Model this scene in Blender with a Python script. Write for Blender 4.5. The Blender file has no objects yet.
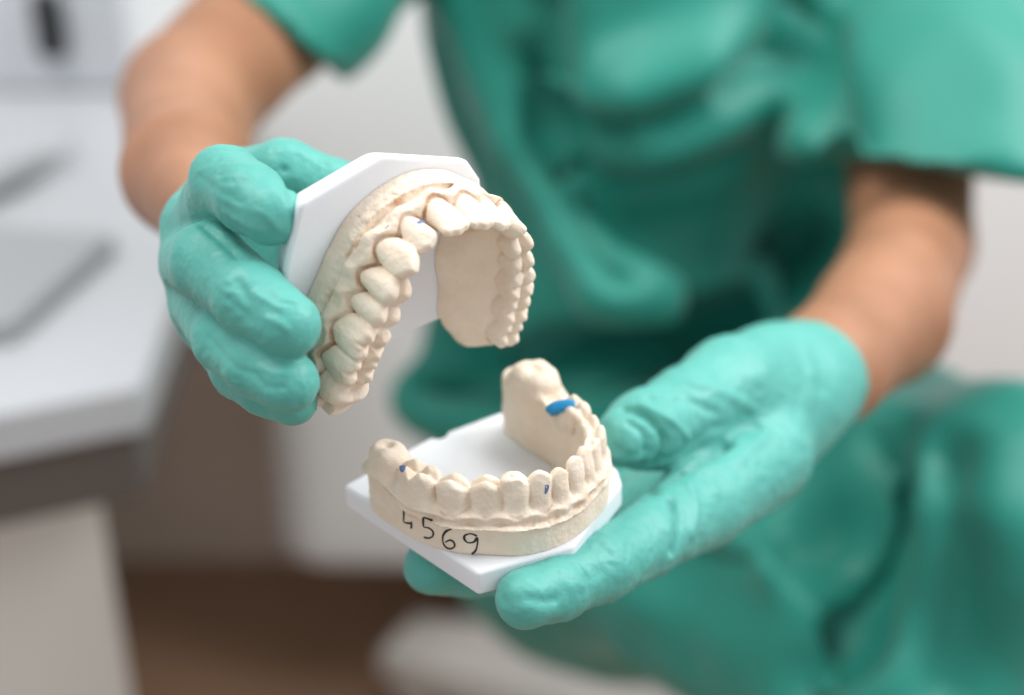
import bpy, math, numpy as np
from mathutils import Vector, Matrix
from mathutils.bvhtree import BVHTree
import openvdb

# ------------------------------------------------------------------ camera
W, H, LENS = 1024, 695, 55.0
F = LENS / 36.0 * W
PITCH = math.radians(30)
CAM_H = 1.22
sc = bpy.context.scene
cam_d = bpy.data.cameras.new('camera'); cam = bpy.data.objects.new('camera', cam_d)
sc.collection.objects.link(cam); sc.camera = cam
cam.location = (0, 0, CAM_H); cam.rotation_euler = (math.radians(90) - PITCH, 0, 0)
cam_d.lens = LENS; cam_d.sensor_width = 36; cam_d.clip_start = .02; cam_d.clip_end = 50
cam_d.dof.use_dof = True; cam_d.dof.focus_distance = .462; cam_d.dof.aperture_fstop = 3.6
cam_d.dof.aperture_blades = 0
CAMM = Matrix.Translation((0, 0, CAM_H)) @ Matrix.Rotation(math.radians(90) - PITCH, 4, 'X')
CAMN = np.array(CAMM)

# ------------------------------------------------------------------ light
world = bpy.data.worlds.new('World'); sc.world = world; world.use_nodes = True
bg = world.node_tree.nodes['Background']
bg.inputs[0].default_value = (.93, .97, 1.0, 1); bg.inputs[1].default_value = .62
def area(name, loc, target, size, power, col, spread=180):
    l = bpy.data.lights.new(name, 'AREA'); l.shape = 'DISK'; l.size = size; l.energy = power; l.color = col; l.spread = math.radians(spread)
    o = bpy.data.objects.new(name, l); sc.collection.objects.link(o); o.location = loc
    o.rotation_euler = (Vector(target) - Vector(loc)).to_track_quat('-Z', 'Y').to_euler()
area('ceiling_light', (.42, 1.05, 2.3), (.05, .55, .9), .7, 8.5, (1, .985, .95))
area('window_light', (.95, .62, 1.8), (.18, .88, .95), .8, 14.5, (.97, .98, 1))
area('background_fill', (-.62, .62, 2.2), (-.15, 1.5, .2), .8, 13, (1, .99, .97))  # added fill lamp to brighten the furniture behind, not a fitting of the room
sc.view_settings.view_transform = 'Standard'; sc.view_settings.look = 'None'
sc.view_settings.exposure = .14; sc.view_settings.gamma = 1
sc.cycles.use_denoising = True
sc.cycles.max_bounces = 8

# ------------------------------------------------------------------ helpers
def P(px, py, d):                         # camera-space point in cm (x right, y up, z back)
    return np.array([(px - 512) / F * d, -(py - 347.5) / F * d, -d])
def c2w(v):                               # camera-space cm -> world metres
    v = np.asarray(v, float) * .01
    return v @ CAMN[:3, :3].T + CAMN[:3, 3]
def px_of(v):                             # camera-space cm -> pixels
    return 512 + F * v[:, 0] / -v[:, 2], 347.5 - F * v[:, 1] / -v[:, 2]

def lattice(seed, n=32):
    return np.random.default_rng(seed).uniform(-1, 1, (n, n, n)).astype(np.float32)
_lat = {}
def vnoise(p, scale, seed=0, octaves=1):
    out = 0; amp = 1; tot = 0
    for o in range(octaves):
        L = _lat.setdefault(seed + o, lattice(seed + o)); n = L.shape[0]
        q = np.asarray(p, np.float64) / scale * (2 ** o) + 100.37 * (o + 1)
        i = np.floor(q).astype(int); f = q - i; f = f * f * (3 - 2 * f)
        a = 0
        for dx in (0, 1):
            for dy in (0, 1):
                for dz in (0, 1):
                    w = (f[:, 0] if dx else 1 - f[:, 0]) * (f[:, 1] if dy else 1 - f[:, 1]) * (f[:, 2] if dz else 1 - f[:, 2])
                    a = a + w * L[(i[:, 0] + dx) % n, (i[:, 1] + dy) % n, (i[:, 2] + dz) % n]
        out = out + a * amp; tot += amp; amp *= .5
    return out / tot

def smin(a, b, k):
    h = np.clip(.5 + .5 * (b - a) / k, 0, 1)
    return b + (a - b) * h - k * h * (1 - h)
def smax(a, b, k): return -smin(-a, -b, k)

class Field:
    def __init__(self, lo, hi, h):
        self.lo = np.array(lo, float); self.h = h
        n = np.ceil((np.array(hi, float) - self.lo) / h).astype(int) + 1
        ax = [self.lo[i] + h * np.arange(n[i]) for i in range(3)]
        self.X = ax[0].astype(np.float32)[:, None, None]; self.Y = ax[1].astype(np.float32)[None, :, None]; self.Z = ax[2].astype(np.float32)[None, None, :]
        self.n = n; self.f = np.full(n, 9., np.float32)
    def sub(self, a, b, pad):
        lo = np.clip(np.floor((np.minimum(a, b) - pad - self.lo) / self.h).astype(int), 0, self.n - 1)
        hi = np.clip(np.ceil((np.maximum(a, b) + pad - self.lo) / self.h).astype(int) + 1, 1, self.n)
        s = tuple(slice(l, max(l + 1, u)) for l, u in zip(lo, hi))
        return s, self.X[s[0]], self.Y[:, s[1]], self.Z[:, :, s[2]]
    def cone(self, a, b, ra, rb, k=.3, cut=False):
        a = np.array(a, float); b = np.array(b, float)
        s, x, y, z = self.sub(a, b, max(ra, rb) + 2 * k + 2 * self.h)
        d = b - a; L = d @ d + 1e-9
        t = np.clip(((x - a[0]) * d[0] + (y - a[1]) * d[1] + (z - a[2]) * d[2]) / L, 0, 1)
        q = np.sqrt((x - a[0] - t * d[0]) ** 2 + (y - a[1] - t * d[1]) ** 2 + (z - a[2] - t * d[2]) ** 2) - (ra + (rb - ra) * t)
        self.f[s] = smax(self.f[s], -q, k) if cut else smin(self.f[s], q.astype(np.float32), k)
    def chain(self, pts, k=.3):            # pts: (point, radius)
        for (a, ra), (b, rb) in zip(pts[:-1], pts[1:]): self.cone(a, b, ra, rb, k)
    def ellip(self, c, r, k=.3, M=None):
        c = np.array(c, float); r = np.array(r, float); R = max(r)
        s, x, y, z = self.sub(c, c, R + 2 * k + 2 * self.h)
        x = x - c[0]; y = y - c[1]; z = z - c[2]
        if M is not None:
            x, y, z = (M[0][0] * x + M[0][1] * y + M[0][2] * z, M[1][0] * x + M[1][1] * y + M[1][2] * z, M[2][0] * x + M[2][1] * y + M[2][2] * z)
        q = (np.sqrt((x / r[0]) ** 2 + (y / r[1]) ** 2 + (z / r[2]) ** 2) - 1) * min(r)
        self.f[s] = smin(self.f[s], q.astype(np.float32), k)
    def plane_cut(self, p, n, k=.05):      # removes the side n points to
        n = np.array(n, float); n /= np.linalg.norm(n)
        q = (self.X - p[0]) * n[0] + (self.Y - p[1]) * n[1] + (self.Z - p[2]) * n[2]
        self.f = smax(self.f, q.astype(np.float32), k).astype(np.float32)
    def mesh(self):
        g = openvdb.FloatGrid(3 * self.h)
        f = np.clip(self.f, -3 * self.h, 3 * self.h)
        f[0] = f[-1] = 3 * self.h; f[:, 0] = f[:, -1] = 3 * self.h; f[:, :, 0] = f[:, :, -1] = 3 * self.h
        g.copyFromArray(f.astype(np.float32))
        v, q = g.convertToQuads(0.0)
        v = np.array(v, float) * self.h + self.lo; q = np.array(q, int)
        # orientation by signed volume
        a, b, c_, d = (v[q[:, i]] for i in range(4))
        vol = (np.einsum('ij,ij->i', a, np.cross(b, c_)) + np.einsum('ij,ij->i', a, np.cross(c_, d))).sum()
        if vol < 0: q = q[:, ::-1]
        return v, q
def normals(v, q):
    n = np.cross(v[q[:, 2]] - v[q[:, 0]], v[q[:, 3]] - v[q[:, 1]])
    N = np.zeros_like(v)
    for i in range(4): np.add.at(N, q[:, i], n)
    return N / (np.linalg.norm(N, axis=1, keepdims=True) + 1e-12)
def relax(v, q, it=2, lam=.5):
    e = np.concatenate([q[:, [0, 1]], q[:, [1, 2]], q[:, [2, 3]], q[:, [3, 0]]]); e = np.concatenate([e, e[:, ::-1]])
    deg = np.bincount(e[:, 0], minlength=len(v))[:, None]
    for _ in range(it):
        for l in (lam, -lam * 1.03):
            s = np.stack([np.bincount(e[:, 0], weights=v[e[:, 1], k], minlength=len(v)) for k in range(3)], 1)
            v = v + l * (s / deg - v)
    return v
def seg_dist(v, path):
    D = np.full(len(v), 1e9)
    for a, b in zip(path[:-1], path[1:]):
        d = b - a; t = np.clip(((v - a) @ d) / (d @ d + 1e-12), 0, 1)
        D = np.minimum(D, np.linalg.norm(v - a - t[:, None] * d, axis=1))
    return D
def on_surface(v, n, pts, rad=4):          # where lines of sight meet the surface (camera-space cm)
    X, Y = px_of(v); view = -v / np.linalg.norm(v, axis=1, keepdims=True); front = (n * view).sum(1) > 0.05
    out = []
    for x, y in pts:
        for r in (rad, rad * 2, rad * 4, rad * 9):
            m = front & ((X - x) ** 2 + (Y - y) ** 2 < r * r)
            if m.any(): i = np.where(m)[0]; out.append(v[i[np.argmax(v[i, 2])]]); break
    return np.array(out)
def crease(v, n, pts, width, amp):
    path = on_surface(v, n, pts)
    if len(path) < 2: return v
    d = seg_dist(v, path)
    return v + n * (amp * np.exp(-(d / width) ** 2))[:, None]

def mkmesh(name, v, q, mat, parent=None, smooth=True, vn=None):
    me = bpy.data.meshes.new(name)
    q = np.asarray(q, int); nf, k = q.shape
    me.vertices.add(len(v)); me.vertices.foreach_set('co', np.asarray(v, np.float32).ravel())
    me.loops.add(nf * k); me.loops.foreach_set('vertex_index', q.ravel().astype(np.int32))
    me.polygons.add(nf); me.polygons.foreach_set('loop_start', (np.arange(nf) * k).astype(np.int32))
    me.update(calc_edges=True)
    if smooth: me.polygons.foreach_set('use_smooth', np.ones(nf, bool))
    if vn is not None: me.normals_split_custom_set_from_vertices([tuple(x) for x in vn])
    me.update()
    o = bpy.data.objects.new(name, me); sc.collection.objects.link(o)
    if mat: me.materials.append(mat)
    if parent: o.parent = parent
    return o
def pymesh(name, v, f, mat, parent=None, smooth=False, bevel=0):
    me = bpy.data.meshes.new(name); me.from_pydata([tuple(map(float, x)) for x in v], [], f); me.update()
    o = bpy.data.objects.new(name, me); sc.collection.objects.link(o)
    if mat: me.materials.append(mat)
    if parent: o.parent = parent
    if smooth:
        for p in me.polygons: p.use_smooth = True
    if bevel:
        m = o.modifiers.new('bevel', 'BEVEL'); m.width = bevel; m.segments = 4; m.limit_method = 'ANGLE'
        for p in me.polygons: p.use_smooth = True
        w = o.modifiers.new('wn', 'WEIGHTED_NORMAL'); w.keep_sharp = True
    return o
def prism(name, poly, z0, z1, mat, parent=None, bevel=0, taper=1.0):
    n = len(poly); c = np.mean(poly, 0)
    v = [(x, y, z0) for x, y in (c + (np.array(poly) - c) * taper)] + [(x, y, z1) for x, y in poly]
    f = [list(range(n))[::-1], list(range(n, 2 * n))] + [[i, (i + 1) % n, (i + 1) % n + n, i + n] for i in range(n)]
    if sum(poly[i][0] * poly[(i + 1) % n][1] - poly[(i + 1) % n][0] * poly[i][1] for i in range(n)) < 0: f = [g[::-1] for g in f]
    return pymesh(name, v, f, mat, parent, bevel=bevel)
def empty(name, loc, label, cat, rot=None, group=None):
    o = bpy.data.objects.new(name, None); sc.collection.objects.link(o); o.location = loc; o.empty_display_size = .02
    if rot is not None: o.rotation_euler = rot
    o['label'] = label; o['category'] = cat
    if group: o['group'] = group
    return o
def tag(o, label, cat): o['label'] = label; o['category'] = cat; return o
def struct(o): o['kind'] = 'structure'; return o

def mat(name, col, rough=.5, spec=.5, noise=None, bump=None, sss=None, sheen=0, coat=0, trans=0):
    m = bpy.data.materials.new(name); m.use_nodes = True; nt = m.node_tree; b = nt.nodes['Principled BSDF']
    b.inputs['Base Color'].default_value = (*col, 1); b.inputs['Roughness'].default_value = rough
    b.inputs['Specular IOR Level'].default_value = spec
    tc = nt.nodes.new('ShaderNodeTexCoord')
    if noise:                              # (scale, other colour, amount)
        n = nt.nodes.new('ShaderNodeTexNoise'); n.inputs['Scale'].default_value = noise[0]; n.inputs['Detail'].default_value = 6
        nt.links.new(tc.outputs['Object'], n.inputs['Vector'])
        r = nt.nodes.new('ShaderNodeValToRGB'); r.color_ramp.elements[0].position = .5 - .25 / noise[2] * .5; r.color_ramp.elements[1].position = .5 + .25 / noise[2] * .5
        r.color_ramp.elements[0].color = (*col, 1); r.color_ramp.elements[1].color = (*noise[1], 1)
        nt.links.new(n.outputs['Fac'], r.inputs['Fac']); nt.links.new(r.outputs['Color'], b.inputs['Base Color'])
    if bump:
        prev = None
        for scale, dist, det in bump:
            n = nt.nodes.new('ShaderNodeTexNoise'); n.inputs['Scale'].default_value = scale; n.inputs['Detail'].default_value = det
            nt.links.new(tc.outputs['Object'], n.inputs['Vector'])
            bp = nt.nodes.new('ShaderNodeBump'); bp.inputs['Distance'].default_value = dist; bp.inputs['Strength'].default_value = 1
            nt.links.new(n.outputs['Fac'], bp.inputs['Height'])
            if prev: nt.links.new(prev.outputs['Normal'], bp.inputs['Normal'])
            prev = bp
        nt.links.new(prev.outputs['Normal'], b.inputs['Normal'])
    if sss:
        b.inputs['Subsurface Weight'].default_value = sss[0]; b.inputs['Subsurface Radius'].default_value = sss[1]; b.inputs['Subsurface Scale'].default_value = sss[2]
    if sheen: b.inputs['Sheen Weight'].default_value = sheen; b.inputs['Sheen Roughness'].default_value = .5
    if coat: b.inputs['Coat Weight'].default_value = coat; b.inputs['Coat Roughness'].default_value = .3
    return m

M_PLASTER = mat('plaster', (.80, .655, .51), .62, .25, noise=(120, (.86, .75, .62), .6), bump=[(700, .0003, 6), (2600, .0001, 3)], sss=(.10, (1, .6, .35), .0012))
nt = M_PLASTER.node_tree; pb = nt.nodes['Principled BSDF']; src = pb.inputs['Base Color'].links[0].from_socket
ra = nt.nodes.new('ShaderNodeAttribute'); ra.attribute_name = 'residue'; mx_ = nt.nodes.new('ShaderNodeMix'); mx_.data_type = 'RGBA'
nt.links.new(ra.outputs['Fac'], mx_.inputs['Factor']); nt.links.new(src, mx_.inputs['A']); mx_.inputs['B'].default_value = (.50, .27, .15, 1); nt.links.new(mx_.outputs['Result'], pb.inputs['Base Color'])
M_PLATE = mat('white_plastic', (.80, .81, .84), .36, .5, bump=[(120, .00012, 3)], sss=(.35, (1, 1, 1), .003))
M_INK = mat('black_ink', (.012, .012, .014), .45)
M_BLUE = mat('blue_wax', (.005, .24, .50), .45)
M_BLUED = mat('dark_blue_wax', (.01, .12, .36), .4)
M_GRAPH = mat('blue_pencil', (.12, .17, .32), .6)
M_STAIN = mat('reddish_brown_stain', (.33, .13, .05), .6)
M_GLOVE = mat('nitrile', (.08, .37, .315), .44, .38, noise=(45, (.11, .42, .365), .5), bump=[(170, .0003, 6), (600, .0002, 4)], sss=(.08, (.3, 1, .9), .0015), sheen=.06)
M_SCRUB = mat('scrub_cloth', (.004, .195, .147), .5, .42, noise=(6, (.009, .23, .175), .3), sheen=.18)
M_SKIN = mat('skin', (.28, .13, .068), .5, .4, noise=(22, (.39, .19, .108), .8), sss=(.2, (1, .4, .2), .004))
M_HAIR = mat('hair', (.05, .03, .02), .5)

# ------------------------------------------------------------------ dental casts
UR = np.array([[.73529, .23659, .63512], [.18026, .83507, -.51977], [-.65335, .49666, .57137]]); UT = np.array([-3.00551, 2.8649, -47.45482])
LR = np.array([[-.75171, .65827, -.04009], [-.35622, -.35413, .8647], [.55501, .66429, .50069]]); LT = np.array([.15889, -4.85868, -49.37166])
def pose(R, T):
    M = Matrix.Identity(4)
    Rw = CAMN[:3, :3] @ R; tw = c2w(T)
    for i in range(3):
        for j in range(3): M[i][j] = Rw[i, j]
        M[i][3] = tw[i]
    return M

def catmull(pts, n=24):
    p = np.array(pts, float); p = np.vstack([2 * p[0] - p[1], p, 2 * p[-1] - p[-2]]); out = []; par = []
    for i in range(1, len(p) - 2):
        for t in np.arange(n) / n:
            out.append(.5 * (2 * p[i] + (p[i + 1] - p[i - 1]) * t + (2 * p[i - 1] - 5 * p[i] + 4 * p[i + 1] - p[i + 2]) * t ** 2 + (3 * p[i] - p[i - 1] - 3 * p[i + 1] + p[i + 2]) * t ** 3)); par.append(i - 1 + t)
    out.append(p[-2]); par.append(len(p) - 3)
    return np.array(out), np.array(par)

def cast(c, h=.034):
    """c: centres (x,y) with per-centre values; returns mesh + labels."""
    cen = np.array([r['p'] for r in c['row']]); curve, par = catmull(cen)
    lo = cen.min(0) - 1.25; hi = cen.max(0) + 1.25
    fl = Field((lo[0], lo[1], -.12), (hi[0], hi[1], c['top']), h)
    nx, ny, nz = fl.n
    gx, gy = np.meshgrid(fl.X.ravel(), fl.Y.ravel(), indexing='ij'); G = np.stack([gx.ravel(), gy.ravel()], 1).astype(float)
    best = np.full(len(G), 1e9); ss = np.zeros(len(G)); sg = np.zeros(len(G))
    for i in range(len(curve) - 1):
        a, b = curve[i], curve[i + 1]; d = b - a; t = np.clip(((G - a) @ d) / (d @ d), 0, 1)
        r = G - a - t[:, None] * d; D = (r ** 2).sum(1); m = D < best
        best[m] = D[m]; ss[m] = (par[i] + t * (par[i + 1] - par[i]))[m]; sg[m] = (r[:, 0] * d[1] - r[:, 1] * d[0])[m]
    orient = c['out']                                       # +1 when the outside lies to the right of the curve
    n2 = (np.sqrt(best) * np.sign(sg) * orient).reshape(nx, ny); s2 = ss.reshape(nx, ny)
    idx = np.arange(len(cen))
    I = lambda key: np.interp(s2, idx, [r[key] for r in c['row']])
    wo, wi, zl, zg, tb = I('wo'), I('wi'), I('zl'), I('zg'), I('tb')
    pxy = np.stack([gx.ravel(), gy.ravel(), np.zeros(gx.size)], 1)
    nz1 = vnoise(pxy, .35, c['seed'], 3).reshape(nx, ny); nz2 = vnoise(pxy, .13, c['seed'] + 7, 2).reshape(nx, ny)
    stepn = np.floor(vnoise(pxy, .28, c['seed'] + 11, 1).reshape(nx, ny) * 3) / 3
    E = lambda a: a[:, :, None].astype(np.float32)
    z = fl.Z; n3 = E(n2)
    zl_ = E(zl + c.get('zn', .05) * nz1 + .03 * nz2)
    # trimmed wall with a facet under the ledge and a thin lip
    fac = np.clip((z - zl_ + c['facet']) / max(c['facet'], .01), 0, 1)
    wob = E(wo) - c['bev'] * fac + E(c['step'] * stepn) * fac + c['lip'] * E(I('lipk')) * np.exp(-((z - zl_ + .05) / .05) ** 2) * (1 + .8 * E(nz1))
    inn = E(wi) + (E(tb + .06) - E(wi)) * np.clip(z / E(zg + .25), 0, 1.15) ** 1.4
    base = smax(smax(n3 - wob, -n3 - inn, .05), z - zl_, .035); base = smax(base, -z, .03)
    # gum with the swelling of the roots
    bul = np.zeros_like(s2); jug = np.zeros_like(s2)
    for k, r in enumerate(c['row']):
        if r['t']: bul += np.exp(-((s2 - k) / .30) ** 2)
    tg = np.clip((z - zl_) / np.maximum(E(zg) - zl_, .1), 0, 1.3)
    go = E(np.minimum(wo - c['gin'], tb + c['shelf'])) * (1 - tg) + E(tb + .10) * tg + E(c['jug'] * (bul - .5)) * np.sin(np.clip(tg, 0, 1) * 3.14) ** .7 + .035 * E(nz1)
    gi = inn
    scal = E(zg + .16 * (.5 - bul) + .03 * nz1) + c['pal'] * np.clip(-n3 / .45, 0, 1)             # papillae rise between the teeth
    gum = smax(smax(n3 - go, -n3 - gi, .12), z - scal - .15 * (n3 * 0 + 1) + .35 * np.abs(n3) * .6, .12)
    gum = smax(gum, .2 - z, .02)
    f = smin(base, gum, c.get('lk', .03))
    if c.get('trough'):
        s0, s1, tn, tz, tr = c['trough']
        q = np.sqrt(((n3 - E(wo) + tn) * 1.0) ** 2 + ((z - tz) * 1.3) ** 2) - tr + .25 * E(np.clip(np.maximum(s0 - s2, s2 - s1), 0, 9)) - .05 * E(nz1)
        f = smax(f, -q, .05)
    for q_ in c.get('crack', ()):
        f = f + .07 * np.exp(-((z - zl_ - .02) / .03) ** 2) * E(np.clip(s2 - q_[0], 0, 1) * np.clip(q_[1] - s2, 0, 1)) * (n3 > 0)
    teeth = np.full(fl.n, 9., np.float32); lab = np.zeros(fl.n, np.int16)
    # per tooth bodies
    for k, r in enumerate(c['row']):
        if not r['t']: continue
        p = cen[k]; tan = curve[min(k * 24 + 2, len(curve) - 1)] - curve[max(k * 24 - 2, 0)]; tan /= np.linalg.norm(tan)
        out = np.array([tan[1], -tan[0]]) * orient
        sl, x, y, zz = fl.sub(np.array([p[0], p[1], r['zg'] - .6]), np.array([p[0], p[1], r['h']]), 1.0)
        a_ = r.get('rot', 0); ca, sa = math.cos(a_), math.sin(a_)
        u0 = (x - p[0]) * tan[0] + (y - p[1]) * tan[1]; v0 = (x - p[0]) * out[0] + (y - p[1]) * out[1]
        u = ca * u0 + sa * v0; v = -sa * u0 + ca * v0
        hh = r['h']; zg0 = r['zg'] - .12; t = np.clip((zz - zg0) / (hh - zg0), -1, 1.2); tc_ = np.clip(t, 0, 1)
        w2 = r['w'] / 2; b2 = r['b'] / 2; ty = r['t']
        v = v - r.get('lean', 0) * (t - .3)
        if ty == 'i':
            a = w2 * (.80 + .22 * tc_ ** .7); b = b2 * (1 - .72 * tc_ ** 1.1) + .02; top = hh - .22 * np.abs(u / w2) ** 4 + .03 * np.cos(u * 14) - .1 * np.clip(-v, 0, 1); pw = 2.3; kk = .07
            v = v - .06 * np.sin(tc_ * 3.1)
        elif ty == 'k':                                      # worn flat canine
            a = w2 * (.84 + .18 * tc_ ** .8); b = b2 * (1 - .45 * tc_ ** 1.2); pw = 2.5; kk = .07
            top = hh - .10 * np.abs(u / w2) ** 2 - .30 * np.clip(u / w2 - .35, 0, 1) - .07 * np.exp(-((u + .12) ** 2 + v * v) / .006)
        elif ty == 'c':
            a = w2 * (.82 + .24 * np.sin(tc_ * 2.6)); b = b2 * (1 - .5 * tc_ ** 1.4); top = hh - .45 * np.abs(u / w2) ** 1.4 - .25 * np.clip(-v / b2, 0, 2); pw = 2.2; kk = .12
        elif ty == 'p':
            a = w2 * (.80 + .26 * np.sin(tc_ * 2.2)); b = b2 * (.98 - .16 * tc_ ** 2); pw = 2.4; kk = .14
            top = hh - .05 - .28 * (1 - np.exp(-(v + .02) ** 2 / .035)) * 0 + .16 * np.exp(-((v - b2 * .5) ** 2 + u * u * .8) / .05) + .10 * np.exp(-((v + b2 * .5) ** 2 + u * u) / .045) - .14 * np.exp(-(v / .08) ** 2) - .10 * (u / w2) ** 2
        elif ty == 'm':
            a = w2 * (.84 + .20 * np.sin(tc_ * 2.2)); b = b2 * (.99 - .14 * tc_ ** 2 + .03 * np.cos(u / w2 * 6.3)); pw = 3.0; kk = .13
            top = hh - .08 - .12 * np.exp(-(v / .09) ** 2) - .10 * np.exp(-(u / .07) ** 2)
            for cu, cv, am in ((-.5, .5, .17), (.5, .5, .15), (-.5, -.48, .15), (.5, -.48, .13)):
                top = top + am * np.exp(-((u - cu * w2) ** 2 + (v - cv * b2) ** 2) / .05)
            top = top + .035 * np.sin(u * 15 + k) * np.cos(v * 13)
        else:                                                # worn rounded mound with a shallow hollow
            a = w2 * (1.05 - .22 * np.clip(t, 0, 1) ** 2); b = b2 * (1.05 - .25 * np.clip(t, 0, 1) ** 2); pw = 2.2; kk = .3
            top = hh - .13 * np.exp(-((u / .22) ** 2 + (v / .16) ** 2)) + .04 * np.sin(u * 9) - .1 * (u / w2) ** 2
        side = ((np.abs(u / a) ** pw + np.abs(v / b) ** pw) ** (1 / pw) - 1) * np.minimum(a, b)
        q = smax(side, (zz - top) * .9, kk); q = smax(q, (zg0 - .22) - zz, .18).astype(np.float32)
        cur = teeth[sl]; lb = lab[sl]; m = q < cur; lb[m] = k + 1; lab[sl] = lb; teeth[sl] = smin(cur, q, .03) if True else np.minimum(cur, q)
    mx = np.maximum(np.abs(f), np.abs(teeth))
    lab[f < teeth - .0] = 0
    res = np.exp(-(mx / .07) ** 2) * (z > .8) * np.clip(n3 / .3 + .6, 0, 1)
    for q_ in c.get('crack', ()): res = np.maximum(res, np.exp(-((z - zl_ - .02) / .05) ** 2) * E((s2 > q_[0]) & (s2 < q_[1])) * (n3 > E(wo) - .45))
    ff = smin(f, teeth, c['blend']) + c['groove'] * np.exp(-(mx / .045) ** 2) * (z > .8)
    if c.get('taper'):
        (ax_, ay_), (nx_, ny_) = c['taper']; ff = np.where(fl.X > 0, smax(ff, ((fl.X - ax_) * nx_ + (fl.Y - ay_) * ny_) * (1 + 0 * z), .15), ff)
    for hx, hy, hz, hr in c.get('holes', ()):
        q = np.sqrt((fl.X - hx) ** 2 + (fl.Y - hy) ** 2 + (z - hz) ** 2) - hr; ff = np.maximum(ff, -q)
    fl.f = ff.astype(np.float32)
    v, q = fl.mesh(); v = relax(v, q, 1, .5); n = normals(v, q)
    rough = vnoise(v, .55, c['seed'] + 10, 2) * .03 * (v[:, 2] > .7) + vnoise(v, .22, c['seed'] + 20, 3) * .016 + vnoise(v, .07, c['seed'] + 30, 2) * .005
    tr = np.clip(1 - np.abs(v[:, 2] - c['row'][4]['zl'] + .1) / .25, 0, 1) * c['rough']
    v = v + n * (rough + tr * vnoise(v * np.array([1, 1, .5]), .12, c['seed'] + 40, 2))[:, None]; n = normals(v, q)
    ii = np.clip(np.round((v - fl.lo) / h).astype(int), 0, fl.n - 1); L = lab[ii[:, 0], ii[:, 1], ii[:, 2]]
    rv = res[ii[:, 0], ii[:, 1], ii[:, 2]] * np.clip((vnoise(v, .5, c['seed'] + 60, 2) + c['res']) * 2.2, 0, 1)
    return v, q, n, L, rv

def add_cast(cfg, R, T, label, cat, plate_poly, plate_z, labels):
    root = empty('dental_cast', (0, 0, 0), label, cat); root.matrix_world = pose(R, T)
    v, q, n, L, rv = cast(cfg)
    fl = L[q]; flab = np.sort(fl, 1)[:, 1]
    kinds = {'k': 'canine', 'i': 'incisor', 'c': 'canine', 'p': 'premolar', 'm': 'molar', 's': 'molar'}
    def piece(mask, name, parent):
        qq = q[mask]; used = np.unique(qq); mp = np.full(len(v), -1); mp[used] = np.arange(len(used))
        o = mkmesh(name, v[used] * .01, mp[qq], M_PLASTER, parent, vn=n[used])
        at = o.data.attributes.new('residue', 'FLOAT', 'POINT'); at.data.foreach_set('value', rv[used].astype(np.float32))
        return o
    arch = piece(flab == 0, 'plaster_arch', root)
    for k, r in enumerate(cfg['row']):
        m = flab == k + 1
        if r['t'] and m.sum() > 20: piece(m, kinds[r['t']], root)
    pl = prism('base_plate', [(x * .01, y * .01) for x, y in plate_poly], plate_z * .01, -.00004, M_PLATE, root, bevel=labels.get('bev', .0011), taper=labels.get('taper', 1.0))
    return root, v, q, n

def to_cam(v, R, T): return v @ R.T + T
def patch(root, bvh, R, T, poly, m, name, off=.004, flat=None):
    poly = np.array(poly, float); c = poly.mean(0); bd, _ = catmull(np.vstack([poly, poly[:1]]), 5); bd = bd[:-1]; nb = len(bd); rings = 6
    o = (np.zeros(3) - T) @ R
    def ray(x, y): d = P(x, y, 1.0) @ R; return d / np.linalg.norm(d)
    hs = [bvh.ray_cast(Vector(o), Vector(ray(*(c + (p - c) * f)))) for p in bd[::3] for f in (.3, .8)]; hs = [h for h in hs if h[0] is not None]
    if not hs: return
    near = min(h[3] for h in hs); hs = [h for h in hs if h[3] < near + .35]
    cc = np.mean([np.array(h[0]) for h in hs], 0); nn = np.mean([np.array(h[1]) for h in hs], 0); nn /= np.linalg.norm(nn)
    if flat is not None: nn = nn * (1 - flat) - ray(*c) * flat; nn /= np.linalg.norm(nn)
    top = []
    for r in [0] + list(range(1, rings + 1)):
        for p in (bd if r else bd[:1]):
            d = ray(*(c + (p - c) * r / rings)); t = ((cc - o) @ nn) / (d @ nn); top.append(o + d * t + nn * off * (1 - .8 * (r / rings) ** 3))
    bot = [p - nn * .12 for p in top[-nb:]]
    pos = np.array(top + bot) * .01
    F_ = [[0, 1 + k, 1 + (k + 1) % nb] for k in range(nb)]
    for r in range(rings):
        for k in range(nb): F_.append([1 + r * nb + k, 1 + (r + 1) * nb + k, 1 + (r + 1) * nb + (k + 1) % nb, 1 + r * nb + (k + 1) % nb])
    return pymesh(name, pos, F_, m, root, smooth=True)
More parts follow.
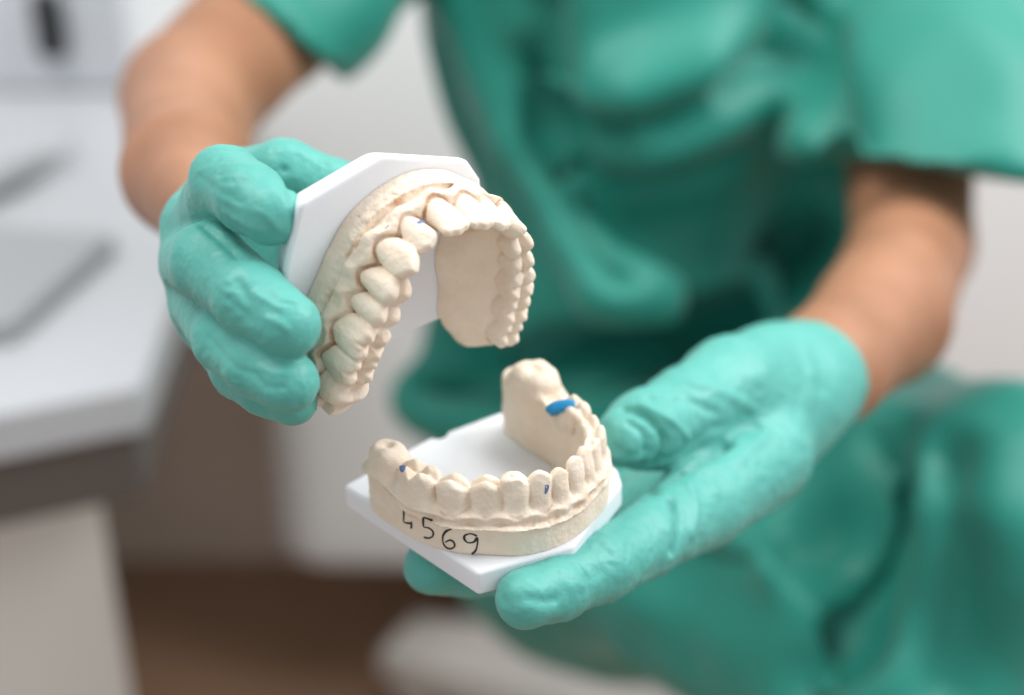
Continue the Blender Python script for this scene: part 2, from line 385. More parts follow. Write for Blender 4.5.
def tube_on(root, name, bvh, R, T, strokes, radius, m, lift=0):
    """ink strokes laid on the plaster surface"""
    V = []; Fc = []
    for st in strokes:
        st = np.array(st, float)
        cv, _ = catmull(st, 6) if len(st) > 2 else (np.linspace(st[0], st[1], 6), 0)
        pts = []; nn = []
        for x, y in cv:
            d = P(x, y, 1.0); o = (np.zeros(3) - T) @ R; dd = d @ R; dd /= np.linalg.norm(dd)
            hit = bvh.ray_cast(Vector(o), Vector(dd))
            if hit[0] is not None: pts.append(np.array(hit[0])); nn.append(np.array(hit[1]))
        if len(pts) < 2: continue
        pts = np.array(pts); N = len(pts); b0 = len(V); K = 6
        for i in range(N):
            t = pts[min(i + 1, N - 1)] - pts[max(i - 1, 0)]; t /= np.linalg.norm(t) + 1e-9
            s = np.cross(nn[i], t); s /= np.linalg.norm(s) + 1e-9
            rr = radius * (.9 + .2 * math.sin(i * .35 + b0)) * (.6 if i in (0, N - 1) else 1)
            for k in range(K):
                a = 2 * math.pi * k / K
                V.append((pts[i] + nn[i] * lift + s * rr * math.cos(a) + nn[i] * .45 * rr * math.sin(a)) * .01)
        for i in range(N - 1):
            for k in range(K): Fc.append([b0 + i * K + k, b0 + i * K + (k + 1) % K, b0 + (i + 1) * K + (k + 1) % K, b0 + (i + 1) * K + k])
        Fc.append([b0 + k for k in range(K)]); Fc.append([b0 + (N - 1) * K + k for k in range(K)][::-1])
    if V: return pymesh(name, V, Fc, m, root, smooth=True)

jr = np.random.default_rng(12)
def row(data, **base):
    out = []
    for d in data:
        r = dict(lipk=1.); r.update(base); p, t, w, b, h = d[:5]; 
        if t: w *= 1 + .05 * jr.uniform(-1, 1); h += .07 * jr.uniform(-1, 1); r['rot'] = .09 * jr.uniform(-1, 1)
        r.update(p=p, t=t, w=w, b=b, h=h, tb=(b * .5 if b else .4))
        if len(d) > 5: r.update(d[5])
        out.append(r)
    return out
LOW = dict(seed=3, lk=.07, zn=.09, out=1, top=3.35, facet=.08, bev=.05, step=.0, lip=.11, gin=.20, jug=.10, blend=.26, groove=.03, rough=.03, res=.0, pal=.30, shelf=.32,
    row=row([((3.14, -2.72), '', 0, .9, 0, dict(zg=1.5, zl=1.40, lipk=-.3)),
        ((3.18, -2.20), 's', 1.42, 1.10, 2.55, dict(zg=1.80, zl=1.36, lipk=.2)),
        ((3.10, -.85), 'm', 1.42, 1.08, 2.36, dict(zl=1.10)),
        ((2.70, .30), 'p', .98, .92, 2.38, dict(wo=.52)),
        ((2.04, 1.04), 'p', .96, .88, 2.40, dict(wo=.58)),
        ((1.42, 1.66), 'k', .92, .90, 2.56, dict(wo=.62)),
        ((.80, 2.04), 'i', .74, .72, 2.55, dict(wo=.55, rot=.15)),
        ((.22, 2.22), 'i', .66, .68, 2.50, dict(wo=.42, zl=.95)),
        ((-.40, 2.22), 'i', .64, .68, 2.50, dict(wo=.38, zl=.98)),
        ((-.96, 2.06), 'i', .68, .70, 2.50, dict(wo=.38, zl=1.05)),
        ((-1.52, 1.86), 'k', .82, .78, 2.50, dict(wo=.40, zl=1.1)),
        ((-2.08, 1.40), 'p', .84, .82, 2.40, dict(wo=.45)),
        ((-2.42, .75), 'p', .82, .84, 2.38),
        ((-2.66, -.20), 'm', 1.20, 1.0, 2.30),
        ((-2.80, -1.20), '', 0, 1.0, 0, dict(zg=1.75, wi=.66)),
        ((-2.86, -2.25), 's', 1.85, 1.50, 2.80, dict(zg=1.9, wi=.70, wo=.55)),
        ((-2.90, -2.95), '', 0, 1.2, 0, dict(zg=1.8, wi=.66, wo=.5))],
        wo=.47, wi=.60, zl=1.02, zg=1.30))
UP = dict(seed=51, taper=((1.5, -2.5), (-.70, -.71)),  out=1, top=2.95, facet=.26, bev=.14, step=.15, lip=.0, gin=.12, jug=.14, blend=.03, groove=.045, rough=.028, res=.2, pal=.50, shelf=.36, crack=((9.5, 17.5),),
    row=row([((2.95, -2.7), '', 0, .9, 0, dict(wo=.45, wi=1.15, zg=1.0)),
        ((2.92, -2.25), 'm', 1.05, 1.0, 2.15, dict(wi=1.35)),
        ((2.90, -1.35), 'm', 1.10, 1.12, 2.22, dict(wi=1.5)),
        ((2.78, -.40), 'm', 1.12, 1.12, 2.25, dict(wi=1.75)),
        ((2.55, .40), 'p', .90, .98, 2.28, dict(wi=1.75)),
        ((2.25, 1.08), 'p', .86, .98, 2.30, dict(wi=1.5, wo=.45)),
        ((1.82, 1.72), 'c', .92, .88, 2.42, dict(wi=1.1, wo=.38)),
        ((1.08, 2.00), 'i', .84, .80, 2.36, dict(wi=.75, wo=.50)),
        ((.24, 2.20), 'i', 1.00, .84, 2.42, dict(wi=.7, wo=.64)),
        ((-.76, 2.20), 'i', 1.02, .86, 2.42, dict(wi=.7, wo=.70)),
        ((-1.60, 1.80), 'i', .86, .80, 2.34, dict(wi=.7, wo=.78, rot=-.2, zg=1.2)),
        ((-2.18, 1.20), 'c', .94, 1.0, 2.54, dict(wo=.86, zg=1.2)),
        ((-2.42, .36), 'p', .86, 1.16, 2.42, dict(wo=.98)),
        ((-2.58, -.44), 'p', .84, 1.16, 2.42, dict(wo=1.02)),
        ((-2.90, -1.34), 'm', 1.18, 1.30, 2.40, dict(wo=.95)),
        ((-3.05, -2.22), 'm', 1.06, 1.36, 2.25, dict(wo=.88)),
        ((-3.00, -3.12), 's', 1.22, 1.55, 2.12, dict(wo=.85)),
        ((-3.15, -3.45), '', 0, 1.2, 0)],
        wo=.60, wi=.62, zl=.66, zg=1.16),
    trough=(8.4, 10.8, .22, .78, .17),
    holes=((-3.88, -.55, .28, .05), (-3.9, -.95, .35, .035), (-2.75, 1.83, .35, .045), (-3.95, -1.3, 1.05, .05)))

low, lv, lq, ln = add_cast(LOW, LR, LT, 'cream plaster cast of the lower teeth with handwritten 4569, lying on the open gloved palm', 'dental cast',
    [(3.42, -4.62), (3.24, 1.88), (.30, 2.92), (-3.05, 1.62), (-3.55, .9), (-3.95, -4.2), (-3.06, -4.36), (-1.0, -4.72), (-.8, -4.55), (-.55, -4.58), (-.4, -4.85)], -.88, dict(bev=.0018))
upp, uv, uq, un = add_cast(UP, UR, UT, 'cream plaster cast of upper teeth on white plate, tilted in the raised glove', 'dental cast',
    [(-1.98, 3.60), (1.38, 3.06), (2.15, 2.3), (2.9, .5), (3.2, -2.5), (1.87, -2.86), (-.05, -3.33), (-3.2, -4.1), (-4.3, -3.2), (-4.78, .2), (-4.66, 2.36)], -1.0, dict(bev=.0024, taper=.88))

lbvh = BVHTree.FromPolygons([tuple(x) for x in lv], [tuple(map(int, x)) for x in lq])
S = lambda pts: [(380 + x / 5.69, 500 + y / 5.69) for x, y in pts]
ubvh = BVHTree.FromPolygons([tuple(x) for x in uv], [tuple(map(int, x)) for x in uq])
strokes = [S([(135, 62), (136, 90), (135, 122), (150, 130), (178, 132)]), S([(180, 122), (180, 142), (176, 162)]),
    S([(300, 118), (275, 108), (248, 102), (246, 128), (250, 152), (280, 160), (302, 180), (300, 205), (280, 216), (250, 212)]),
    S([(408, 165), (380, 175), (360, 200), (358, 235), (372, 265), (400, 277), (424, 264), (420, 240), (398, 228), (372, 240)]),
    S([(552, 205), (520, 192), (485, 200), (480, 222), (500, 242), (535, 238), (552, 215), (555, 245), (545, 285), (525, 305), (503, 315)])]
tube_on(low, 'handwritten_number', lbvh, LR, LT, strokes, .036, M_INK, .008)
patch(low, lbvh, LR, LT, [(546, 407), (551, 403), (560, 400), (574, 400), (573, 409), (562, 412), (552, 414), (546, 411)], M_BLUE, 'blue_wax_spot', .10, .35)
patch(low, lbvh, LR, LT, [(547, 410), (556, 411), (563, 411.5), (558, 415), (551, 415.5)], M_BLUED, 'blue_wax_spot', .14, .35)
patch(low, lbvh, LR, LT, [(399, 466), (405, 465), (405, 470), (401, 472)], M_GRAPH, 'pencil_mark', .03, .3)
patch(low, lbvh, LR, LT, [(545, 485), (549, 485), (548, 491), (545, 494)], M_GRAPH, 'pencil_mark', .006)
patch(upp, ubvh, UR, UT, [(417, 221), (421, 220), (425, 221.5), (423, 224), (418, 223)], M_GRAPH, 'pencil_mark', .006)
tube_on(upp, 'pencil_mark', ubvh, UR, UT, [[(385, 229), (389, 225)]], .022, M_GRAPH)

# ------------------------------------------------------------------ person
person = empty('person', c2w(P(600, 560, 108)), 'seated person in green scrubs and mint gloves holding a plaster cast in each hand', 'person')
def add_cam_mesh(name, v, q, m, parent, n=None):
    o = mkmesh(name, c2w(v) - np.array(parent.location), q, m, parent)
    return o
# glove on the raised hand (left in the picture)
g = Field((-13.5, -4.5, -60), (-3.5, 8.5, -41.5), .085)
J = lambda *a: [(P(x, y, d), r) for x, y, d, r in a]
g.chain(J((205, 232, 50.5, 1.15), (226, 182, 46.2, 1.04), (250, 198, 44.8, .98), (270, 213, 44.2, .93)), .25)      # index
g.chain(J((195, 262, 50, 1.15), (210, 262, 46.2, 1.14), (250, 297, 44.4, 1.02), (288, 325, 43.7, .93)), .25)        # middle
g.chain(J((205, 300, 50, 1.1), (228, 338, 46.2, 1.02), (258, 364, 44.8, .96), (288, 382, 44.2, .88)), .22)        # ring
g.chain(J((215, 325, 51, 1.0), (240, 368, 47.8, .9), (268, 388, 46.4, .84), (292, 400, 45.8, .76)), .2)          # little
g.chain(J((215, 225, 54, 1.6), (235, 190, 51.5, 1.3), (285, 172, 50.2, 1.02), (335, 190, 50.2, .92), (372, 215, 50.6, .85)), .3)   # thumb
for a, b in (((205, 225, 51), (208, 300, 51)), ((208, 230, 53), (215, 300, 53)), ((240, 225, 50.5), (235, 290, 51))):
    g.cone(P(*a), P(*b), 1.4, 1.3, .6)
g.chain([(P(226, 255, 53), 1.6), (P(222, 238, 55.5), 1.7), (P(214, 222, 58), 1.9)], .6)
g.plane_cut(P(216, 226, 57), P(205, 200, 62) - P(222, 238, 55.5))
v, q = g.mesh(); v = relax(v, q, 2); n = normals(v, q)
def glove_wrinkles(v, n, seed, amp=.026):
    a = vnoise(v * np.array([1, 1, 1]), 1.1, seed, 2); b = vnoise(v + 3 * a[:, None] * .2, .55, seed + 5, 2)
    rid = (1 - np.abs(b) * 2.2)
    c_ = vnoise(v + .25 * np.stack([a, b, -a], 1), .30, seed + 9, 2); fine = np.clip(1 - np.abs(c_) * 3.2, 0, 1)
    w1 = vnoise(v * np.array([.5, 1.6, 1.0]), .42, seed + 15, 1); fine2 = np.clip(1 - np.abs(w1) * 4, 0, 1)
    return v + n * (amp * np.clip(rid, -.3, 1) * np.clip(.55 + a, 0, 1) + .02 * a + (.020 * fine + .018 * fine2) * np.clip(.5 + 1.5 * b, 0, 1))[:, None]
def bead(v, n, p, d, rad=7):
    d = np.array(d, float) / np.linalg.norm(d); q_ = np.abs((v - p) @ d); m = np.linalg.norm(v - p, axis=1) < rad
    return v + n * (m * (.10 * np.exp(-((q_ - .1) / .10) ** 2) - .05 * np.exp(-((q_ - .42) / .15) ** 2)))[:, None]
v = bead(v, n, P(216, 226, 57), P(205, 200, 62) - P(222, 238, 55.5)); v = glove_wrinkles(v, n, 60); n = normals(v, q)
for pts, w, a in (([(205, 222), (222, 236), (238, 252)], .16, -.14), ([(212, 190), (235, 205), (262, 215), (280, 232)], .10, .05),
                  ([(222, 215), (240, 225), (262, 236)], .12, .05), ([(256, 292), (268, 300), (280, 305)], .10, .06), ([(262, 318), (278, 322), (290, 330)], .10, .05),
                  ([(235, 280), (248, 300), (246, 320)], .14, -.07), ([(225, 300), (245, 318)], .10, -.05), ([(250, 372), (262, 384), (282, 388)], .09, -.06),
                  ([(255, 365), (272, 370), (290, 372)], .09, .05), ([(270, 285), (285, 297), (300, 300)], .08, .05), ([(285, 172), (292, 186), (296, 198)], .15, -.10),
                  ([(205, 335), (225, 360), (245, 375)], .10, -.05), ([(195, 175), (215, 192), (238, 200)], .09, -.04)):
    v = crease(v, n, pts, w, a); n = normals(v, q)
add_cam_mesh('glove', v, q, M_GLOVE, person)
# glove on the supporting hand (right in the picture)
g = Field((-5.5, -11, -71), (16.5, 3.5, -43.5), .1)
g.chain(J((526, 599, 46.6, .90), (555, 588, 47.5, .96), (600, 567, 48.8, 1.05), (645, 541, 50.6, 1.14), (700, 505, 53.5, 1.5), (760, 455, 57, 1.9)), .3)
g.chain(J((432, 566, 50.2, .92), (470, 566, 51.2, .95), (560, 562, 53.5, 1.05), (640, 540, 55.5, 1.15), (730, 480, 58, 1.7)), .3)
g.chain(J((500, 545, 55, .9), (580, 540, 56, 1.0), (660, 510, 58, 1.2), (750, 450, 60, 1.8)), .3)
g.chain(J((580, 500, 58, .85), (640, 490, 59, .95), (700, 460, 60, 1.2), (770, 420, 61.5, 1.8)), .3)
g.chain(J((625, 438, 52.6, .98), (645, 430, 53.4, 1.32), (685, 412, 55, 1.45), (730, 385, 57, 1.7), (775, 374, 60, 2.0)), .45)
g.cone(P(740, 420, 57.5), P(793, 398, 60), 1.9, 2.1, .7)
g.chain([(P(760, 440, 59), 2.1), (P(800, 384, 61), 2.2), (P(835, 366, 65), 2.3)], .7)
g.plane_cut(P(786, 388, 62.0), P(862, 345, 70) - P(826, 378, 62))
v, q = g.mesh(); v = relax(v, q, 2); n = normals(v, q)
v = bead(v, n, P(786, 388, 62.0), P(862, 345, 70) - P(826, 378, 62)); v = glove_wrinkles(v, n, 80, .04); n = normals(v, q)
for pts, w, a in (([(600, 425), (618, 450), (612, 470)], .16, -.12), ([(622, 405), (650, 415), (668, 440), (655, 468)], .15, -.22), ([(640, 405), (672, 418), (690, 440)], .15, .18),
                  ([(628, 420), (645, 432), (648, 452)], .13, -.12), ([(632, 470), (660, 478), (690, 462), (730, 440)], .20, -.46), ([(665, 462), (690, 452), (715, 430), (760, 425)], .18, -.12),
                  ([(655, 478), (672, 498), (680, 525), (676, 552)], .13, -.30), ([(690, 480), (698, 505), (695, 535)], .18, .10), ([(650, 395), (690, 400), (720, 415)], .17, -.10),
                  ([(640, 480), (650, 490)], .2, -.2), ([(700, 470), (740, 458), (770, 430)], .18, .08), ([(530, 596), (548, 604), (560, 600)], .16, -.10), ([(690, 380), (730, 392), (755, 410)], .2, .10),
                  ([(610, 440), (632, 452)], .10, .07), ([(615, 460), (640, 462)], .09, .06), ([(575, 560), (590, 575), (592, 590)], .10, -.06), ([(800, 330), (815, 370), (810, 420)], .3, .06)):
    v = crease(v, n, pts, w, a); n = normals(v, q)
add_cam_mesh('glove', v, q, M_GLOVE, person)

UPV = np.array([0, math.cos(PITCH), math.sin(PITCH)])      # world up in camera space
FWD = np.array([0, math.sin(PITCH), -math.cos(PITCH)])     # away from the camera, level
hipL, hipR = P(600, 505, 104), P(760, 480, 106)
kneeL, kneeR = P(900, 668, 84), P(1000, 530, 82)
chest = P(640, 70, 98); waist = P(630, 300, 101); pelvis = P(620, 450, 106)
shL, shR = P(400, -240, 96), P(905, -160, 98)
elL, elR = P(190, 100, 77), P(912, 245, 82)
b = Field((-28, -64, -136), (46, 58, -50), .55)
b.chain([(P(214, 222, 56), 1.7), (P(186, 172, 63), 2.5), (elL, 3.3), (P(268, 20, 85), 3.7), (shL, 4.8)], .8)
b.chain([(P(785, 392, 60), 1.9), (P(828, 366, 64), 2.35), (P(882, 318, 71), 3.0), (elR, 3.1), (P(908, 130, 89), 3.7), (shR, 4.8)], .8)
b.chain([(pelvis, 5), (waist + FWD * 5, 4), (chest + FWD * 4, 5.5)], 3)
b.cone(chest + UPV * 12 - [7, 0, 0], chest + UPV * 12 + [9, 0, 0], 8, 8, 4)
b.cone(shL, shR, 4.5, 4.5, 4)
neck = (shL + shR) / 2 + UPV * 3
b.cone(neck - UPV * 4, neck + UPV * 9, 5.2, 5, 2)
hc = neck + UPV * 19 - FWD * 2
b.ellip(hc, (7.4, 11, 8.8), 1.5, np.array([[1, 0, 0], UPV, FWD]))
b.ellip(hc - UPV * 6 - FWD * 4, (5, 5, 4.5), 2, np.array([[1, 0, 0], UPV, FWD]))
b.cone(hc - FWD * 8.5 + UPV * 1, hc - FWD * 9.6 - UPV * 2.4, .7, 1.2, .8)
for s in (-1, 1):
    b.ellip(hc + np.array([s * 7.5, 0, 0]), (1, 2.6, 1.6), .6, np.array([[1, 0, 0], UPV, FWD]))
    b.cone(hc - FWD * 7.6 + UPV * .8 + [s * 3, 0, 0], hc - FWD * 7.6 + UPV * .8 + [s * 3.6, 0, 0], 1.2, 1.1, .5)
for hp, kn in ((hipL, kneeL), (hipR, kneeR)):
    ft = kn - UPV * 38 + FWD * 2
    b.chain([(hp + FWD * 2 - UPV * 2, 3.5), (kn + FWD * 1.5, 3.0), (ft, 2.4)], 1); b.cone(ft, ft - FWD * 15 - UPV * 2, 3, 2.4, 1)
v, q = b.mesh(); v = relax(v, q, 2); add_cam_mesh('body', v, q, M_SKIN, person)
# hair
b2_ = Field(hc - 14, hc + 14, .5)
b2_.ellip(hc + FWD * 1.5 + UPV * 2, (8.2, 11, 9.2), .5, np.array([[1, 0, 0], UPV, FWD])); b2_.plane_cut(hc - FWD * 5.5 + UPV * 2, -FWD + UPV * -.5, .6)
v, q = b2_.mesh(); add_cam_mesh('hair', v, q, M_HAIR, person)

# scrub shirt
s = Field((-30, -30, -122), (48, 44, -62), .5)
s.ellip(waist - UPV * 6, (13.5, 17, 10.5), 3, np.array([[1, 0, 0], UPV, FWD]))
s.ellip(chest + UPV * 4, (13.5, 17, 11.5), 3, np.array([[1, 0, 0], UPV, FWD]))
s.cone(shL, shR, 6, 6, 4)
s.ellip(P(690, -20, 93), (10.5, 6.0, 6.5), 2.6, np.array([[1, 0, 0], UPV, FWD]))                               # cloth bagging over the chest
s.chain([(P(575, 108, 89), 1.7), (P(640, 112, 86.5), 2.1), (P(700, 88, 86.5), 2.2), (P(765, 40, 89), 2.0)], 3.6)   # cloth shelf over the chest
s.chain([(P(470, 10, 91), 2.2), (P(520, 140, 90.5), 1.7), (P(575, 240, 89.5), 1.7), (P(615, 288, 88), 2.1), (P(655, 298, 89), 1.9)], .9)   # long drape fold
s.chain([(P(425, 398, 99), 2.2), (P(560, 425, 96), 2.4), (P(700, 400, 95), 2.2)], 2.5)
for a_, b_ in (((425, 372, 91), (520, 374, 90)), ((520, 374, 90), (640, 346, 90)), ((640, 346, 90), (735, 312, 91))):
    s.cone(P(*a_), P(*b_), 2.0, 2.0, .5, cut=True); s.cone(P(a_[0], a_[1] + 6, a_[2] + 3), P(b_[0], b_[1] + 6, b_[2] + 3), 1.8, 1.8, .5, cut=True)
s.chain([(P(835, 150, 96), 2.6), (P(838, 215, 97), 2.3), (P(815, 290, 99), 2.4)], 2)   # side of the shirt below the arm
def sleeve(chain_, a, b_):
    f0 = s.f; s.f = np.full(s.n, 9., np.float32); s.chain(chain_, 2)
    nn = np.cross(P(*a, 1.), P(*b_, 1.)); nn = nn / np.linalg.norm(nn)
    if nn @ (P(*chain_[-1][2], 1.)) < 0: nn = -nn
    s.plane_cut(np.zeros(3), nn, .25); s.f = smin(f0, s.f, 1.5).astype(np.float32)
def sl_(pts, below): return [tuple(p) for p in pts[:-1]] + [(pts[-1][0], pts[-1][1], below)]
_c = Field.chain
def chain3(self, pts, k=.3): _c(self, [(p[0], p[1]) for p in pts], k)
Field.chain = chain3
sleeve(sl_([(shL, 6.0), (P(352, -75, 90), 4.9), (P(292, 5, 86), 4.5), (P(250, 60, 82.5), 4.5)], (250, 90)), (262, 8), (326, 66))
sleeve(sl_([(shR, 6.6), (P(925, 10, 94), 8.2), (P(940, 150, 87), 8.2), (P(945, 230, 84), 8.2)], (920, 300)), (850, 162), (1024, 176))
v, q = s.mesh(); v = relax(v, q, 3); n = normals(v, q)
a = vnoise(v * np.array([1.3, .6, 1]), 7, 5, 2); v = v + n * (.7 * a)[:, None]; n = normals(v, q)
for pts, w, am in (([(560, 138), (630, 146), (700, 124), (760, 84), (790, 50)], 1.5, -2.6), ([(440, 60), (460, 200), (500, 300)], 1.5, -1.0), ([(540, 10), (548, 70), (553, 130)], 1.3, -1.8),
                   ([(430, 366), (500, 368), (580, 352), (650, 335), (720, 310), (800, 250)], 1.9, -4.0), ([(630, 262), (575, 180), (530, 70)], 1.1, -2.0), ([(800, 10), (825, 100), (838, 160)], 1.5, -1.8),
                   ([(640, 200), (740, 170), (800, 140)], 1.5, .7)):
    v = crease(v, n, pts, w, am); n = normals(v, q)
add_cam_mesh('scrub_shirt', v, q, M_SCRUB, person)
# trousers
t = Field((-30, -66, -136), (48, 4, -54), .6)
t.chain([(pelvis, 11), (pelvis - UPV * 6, 11)], 3); t.cone(hipL, hipR, 9.5, 9.5, 3)
for hp, kn in ((hipL, kneeL), (hipR, kneeR)):
    ft = kn - UPV * 33 + FWD * 2
    t.chain([(hp, 9.2), (kn, 7.4), (ft, 6)], 1.6)
t.chain([(P(880, 440, 84), 2), (P(915, 500, 80), 2.2), (P(890, 640, 84), 2)], 2)
t.chain([(P(640, 520, 92), 2), (P(760, 560, 82), 2.2)], 2)
for a_, b_ in (((872, 450, 79), (878, 540, 78)), ((878, 540, 78), (850, 640, 78))): t.cone(P(*a_), P(*b_), 1.6, 1.8, .6, cut=True)
v, q = t.mesh(); v = relax(v, q, 3); n = normals(v, q)
v = v + n * (1.0 * vnoise(v, 6, 15, 2))[:, None]; n = normals(v, q)
for pts, w, am in (([(865, 440), (875, 520), (850, 620), (800, 690)], 1.7, -3.2), ([(940, 450), (950, 560), (945, 680)], 1.5, -1.6), ([(600, 540), (720, 570), (820, 540)], 2, -2.2)):
    v = crease(v, n, pts, w, am); n = normals(v, q)
add_cam_mesh('scrub_trousers', v, q, M_SCRUB, person)

# ------------------------------------------------------------------ the room behind
M_FLOOR = mat('brown_floor', (.34, .20, .125), .45, .4, noise=(3, (.40, .25, .165), .4))
M_WALL = mat('pale_wall', (.58, .59, .62), .7, .3, noise=(2, (.62, .63, .66), .3))
M_WHITE = mat('white_laminate', (.46, .47, .49), .35, .5, noise=(5, (.50, .51, .53), .3))
M_UNIT = mat('white_enamel', (.9, .9, .9), .3, .5)
M_BEIGE = mat('beige_panel', (.70, .67, .63), .5, .4, noise=(5, (.74, .71, .67), .3))
M_DARK = mat('dark_edge', (.10, .085, .075), .5)
M_TAUPE = mat('taupe_front', (.64, .52, .44), .5, .4, noise=(4, (.68, .56, .48), .3))
M_BLACK = mat('black_plastic', (.01, .01, .012), .35)
M_GREYP = mat('grey_plastic', (.33, .34, .35), .4)
def ground(px, py, z):                     # world point at height z on the line of sight
    d = c2w(P(px, py, 100)) - np.array(cam.location); k = (z - CAM_H) / d[2]; return np.array(cam.location) + d * k
def wy(px, py, y):                         # world point at distance y
    d = c2w(P(px, py, 100)) - np.array(cam.location); return np.array(cam.location) + d * (y / d[1])
def boxw(name, x0, x1, y0, y1, z0, z1, m, parent=None, bevel=.004):
    v = [(x, y, z) for z in (z0, z1) for x, y in ((x0, y0), (x1, y0), (x1, y1), (x0, y1))]
    if parent: v = np.array(v) - np.array(parent.location)
    return pymesh(name, v, [[3, 2, 1, 0], [4, 5, 6, 7], [0, 1, 5, 4], [1, 2, 6, 5], [2, 3, 7, 6], [3, 0, 4, 7]], m, parent, bevel=bevel)
struct(pymesh('floor', [(-4, -1.2, 0), (4, -1.2, 0), (4, 3.2, 0), (-4, 3.2, 0)], [[0, 1, 2, 3]], M_FLOOR))
struct(boxw('wall', -4, 4, 2.9, 3.0, -.02, 2.8, M_WALL))
# counter on the left
ct = .72
A_ = ground(142, 385, ct); B_ = ground(-90, 430, ct); C_ = ground(205, 215, ct)
print('counter', A_, B_, C_)
cnt = empty('counter', (float(A_[0]) - .5, float(A_[1]) + .2, 0), 'white worktop with a dark edge over a beige cabinet at the left', 'counter')
u = (B_ - A_)[:2]; u /= np.linalg.norm(u); w_ = (C_ - A_)[:2]; w_ /= np.linalg.norm(w_)
def quadprism(name, o2, lu, lw, z0, z1, m, parent, bevel=.004, uo=0, wo_=0):
    p = [o2 + u * uo + w_ * wo_, o2 + u * (uo + lu) + w_ * wo_, o2 + u * (uo + lu) + w_ * (wo_ + lw), o2 + u * uo + w_ * (wo_ + lw)]
    lc = np.array(parent.location)[:2]
    return prism(name, [tuple(x - lc) for x in p], z0, z1, m, parent, bevel=bevel)
quadprism('worktop', A_[:2], 1.4, .75, ct - .035, ct, M_WHITE, cnt)
quadprism('edge_rail', A_[:2], 1.36, .70, ct - .09, ct - .036, M_DARK, cnt, uo=.012, wo_=.012)
F0 = ground(93, 452, ct - .09)[:2]; aw = F0 / np.linalg.norm(F0); aw = np.array([aw[0] * 1.12, aw[1]]); lc = np.array(cnt.location)[:2]
prism('cabinet', [tuple(p - lc) for p in (F0, F0 + aw * .5, F0 + aw * .5 + u * 1.2, F0 + u * 1.2)], 0, ct - .091, M_BEIGE, cnt, bevel=.006)
trp = [ground(*p, ct)[:2] for p in ((-140, 345), (14, 345), (118, 252), (-40, 240))]
t_ = prism('instrument_tray', [tuple(p) for p in trp], ct + .0005, ct + .016, M_GREYP, bevel=.004); tag(t_, 'flat grey tray lying on the white worktop', 'tray')
ha, hb = ground(-30, 212, ct), ground(50, 172, ct)
hv = (hb - ha) / np.linalg.norm(hb - ha); ho = empty('handpiece', tuple((ha + hb) / 2), 'slim grey handpiece lying behind the tray on the worktop', 'handpiece')
def bar(name, a, b, r, m, parent):
    d = b - a; L = np.linalg.norm(d); d = d / L; x = np.cross(d, [0, 0, 1.]); x /= np.linalg.norm(x); y = np.cross(x, d); V = []; Fc = []
    for t_v, rr in ((0, .5), (.06, .9), (.5, 1), (.8, .8), (1, .45)):
        for k in range(14): an = 2 * math.pi * k / 14; V.append(a + d * L * t_v + (x * math.cos(an) + y * math.sin(an)) * r * rr - np.array(parent.location))
    for i_ in range(4):
        for k in range(14): Fc.append([i_ * 14 + k, i_ * 14 + (k + 1) % 14, (i_ + 1) * 14 + (k + 1) % 14, (i_ + 1) * 14 + k])
    Fc += [list(range(14))[::-1], [56 + k for k in range(14)]]
    return pymesh(name, V, Fc, m, parent, smooth=True)
bar('grip', ha + [0, 0, .012], hb + [0, 0, .012], .011, M_GREYP, ho)
bar('tip', hb + [0, 0, .012], hb + hv * .03 + [0, 0, .016], .006, M_WHITE, ho)
# taupe cabinet behind
bk = ground(200, 562, 0)
print('bk', bk)
tc = boxw('storage_cabinet', -1.5, -.02, bk[1], bk[1] + .45, 0, .80, M_TAUPE); tag(tc, 'taupe brown cabinet standing on the dark floor behind the counter', 'cabinet')
# drawer unit standing on the back of the counter, with a black handle
yb = float(ground(60, 92, ct)[1])
wu = empty('drawer_unit', (-.7, yb + .15, ct), 'pale grey drawer unit with a black oval handle at the back of the worktop', 'drawer unit')
boxw('drawer_body', -1.3, -.16, yb, yb + .3, ct + .0005, 1.45, M_WALL, wu, bevel=.006)
hd = wy(52, 20, yb)
boxw('handle', hd[0] - .013, hd[0] + .013, yb - .022, yb - .0005, hd[2] - .032, hd[2] + .032, M_BLACK, wu, bevel=.0105)
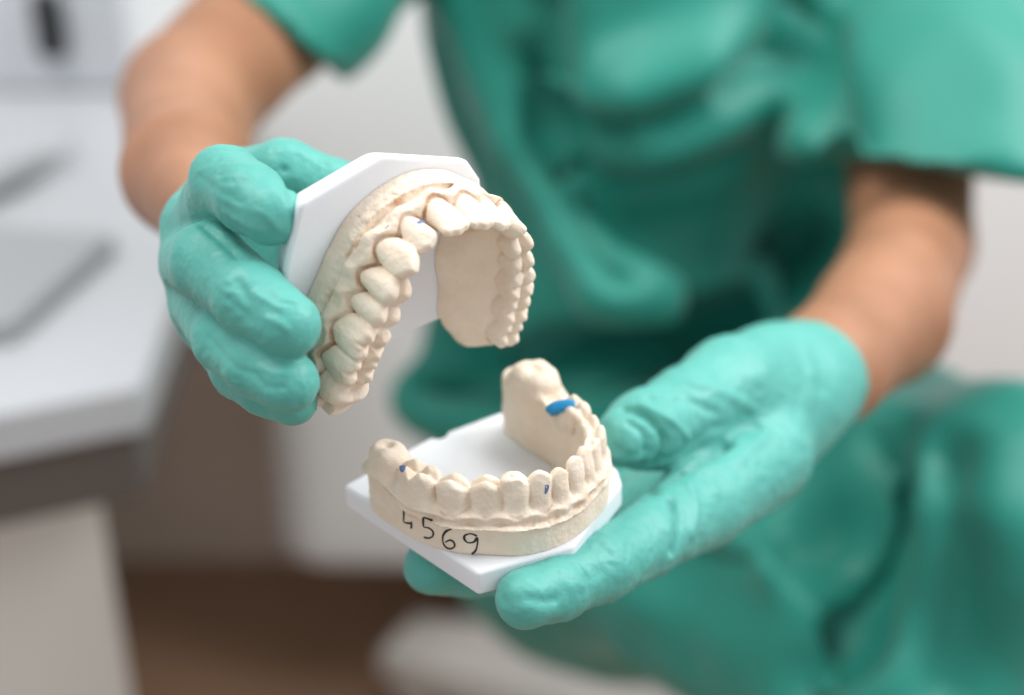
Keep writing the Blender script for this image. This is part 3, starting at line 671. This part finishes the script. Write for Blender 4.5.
# white dental unit
du = empty('dental_unit', (-.15, 1.3, 0), 'tall white dental unit with rounded lower corners behind the raised hand', 'dental unit')
x0 = wy(262, 420, 1.32)[0]; zb = wy(330, 586, 1.32)[2]
print('du', x0, zb)
boxw('unit_body', x0, x0 + .62, 1.32, 1.58, zb, .60, M_UNIT, du, bevel=.05)
boxw('upper_housing', x0 - .09, x0 + .55, 1.30, 1.6, .55, 1.3, M_UNIT, du, bevel=.03)
boxw('unit_column', x0 + .2, x0 + .42, 1.42, 1.56, 0, zb + .06, M_GREYP, du, bevel=.01)
rc = boxw('side_cabinet', .42, 1.6, 1.7, 2.1, 0, 1.6, M_UNIT, bevel=.01); tag(rc, 'tall plain white cabinet in the right background beyond the bent elbow', 'cabinet')
# stool under the person
st = ground(500, 668, 0)
sx, sy = .20, 1.16
seat_z = float(c2w((hipL + hipR) / 2)[2]) - .115
stool = empty('stool', (sx, sy, 0), 'pale swivel stool with a star base under the seated person', 'stool')
def lathe(name, prof, m, parent, loc=(0, 0, 0), seg=40):
    v = []; f = []
    for r, z in prof:
        for k in range(seg): a = 2 * math.pi * k / seg; v.append((loc[0] + r * math.cos(a), loc[1] + r * math.sin(a), loc[2] + z))
    for i in range(len(prof) - 1):
        for k in range(seg): f.append([i * seg + k, i * seg + (k + 1) % seg, (i + 1) * seg + (k + 1) % seg, (i + 1) * seg + k])
    f.append(list(range(seg))[::-1]); f.append([(len(prof) - 1) * seg + k for k in range(seg)])
    return pymesh(name, v, f, m, parent, smooth=True)
lathe('seat', [(.12, seat_z - .07), (.145, seat_z - .05), (.15, seat_z - .02), (.14, seat_z)], M_BEIGE, stool)
lathe('column', [(.03, .09), (.03, .25), (.02, .26), (.02, seat_z - .06)], M_GREYP, stool)
print('stool', sx, sy, seat_z, 'floor pt', st)
for k in range(5):
    a = math.radians(72 * k + 152)
    d = np.array([math.cos(a), math.sin(a)]); pz = np.array([-d[1], d[0]])
    pr = []
    for r, wd, zt, zb_ in ((.02, .06, .15, .07), (.20, .05, .12, .062), (.37, .04, .09, .055)):
        pr.append([(*(d * r + pz * wd), zt), (*(d * r - pz * wd), zt), (*(d * r - pz * wd), zb_), (*(d * r + pz * wd), zb_)])
    v = [p for rr in pr for p in rr]; f = []
    for i in range(2):
        for j in range(4): f.append([i * 4 + j, i * 4 + (j + 1) % 4, (i + 1) * 4 + (j + 1) % 4, (i + 1) * 4 + j])
    f += [[0, 1, 2, 3][::-1], [8, 9, 10, 11]]
    leg = pymesh('leg', v, [x[::-1] for x in f], M_BEIGE, stool, bevel=.006)
    lathe('castor', [(.018, 0), (.026, .008), (.026, .045), (.015, .055)], M_BEIGE, leg, loc=(d[0] * .345, d[1] * .345, 0), seg=20)
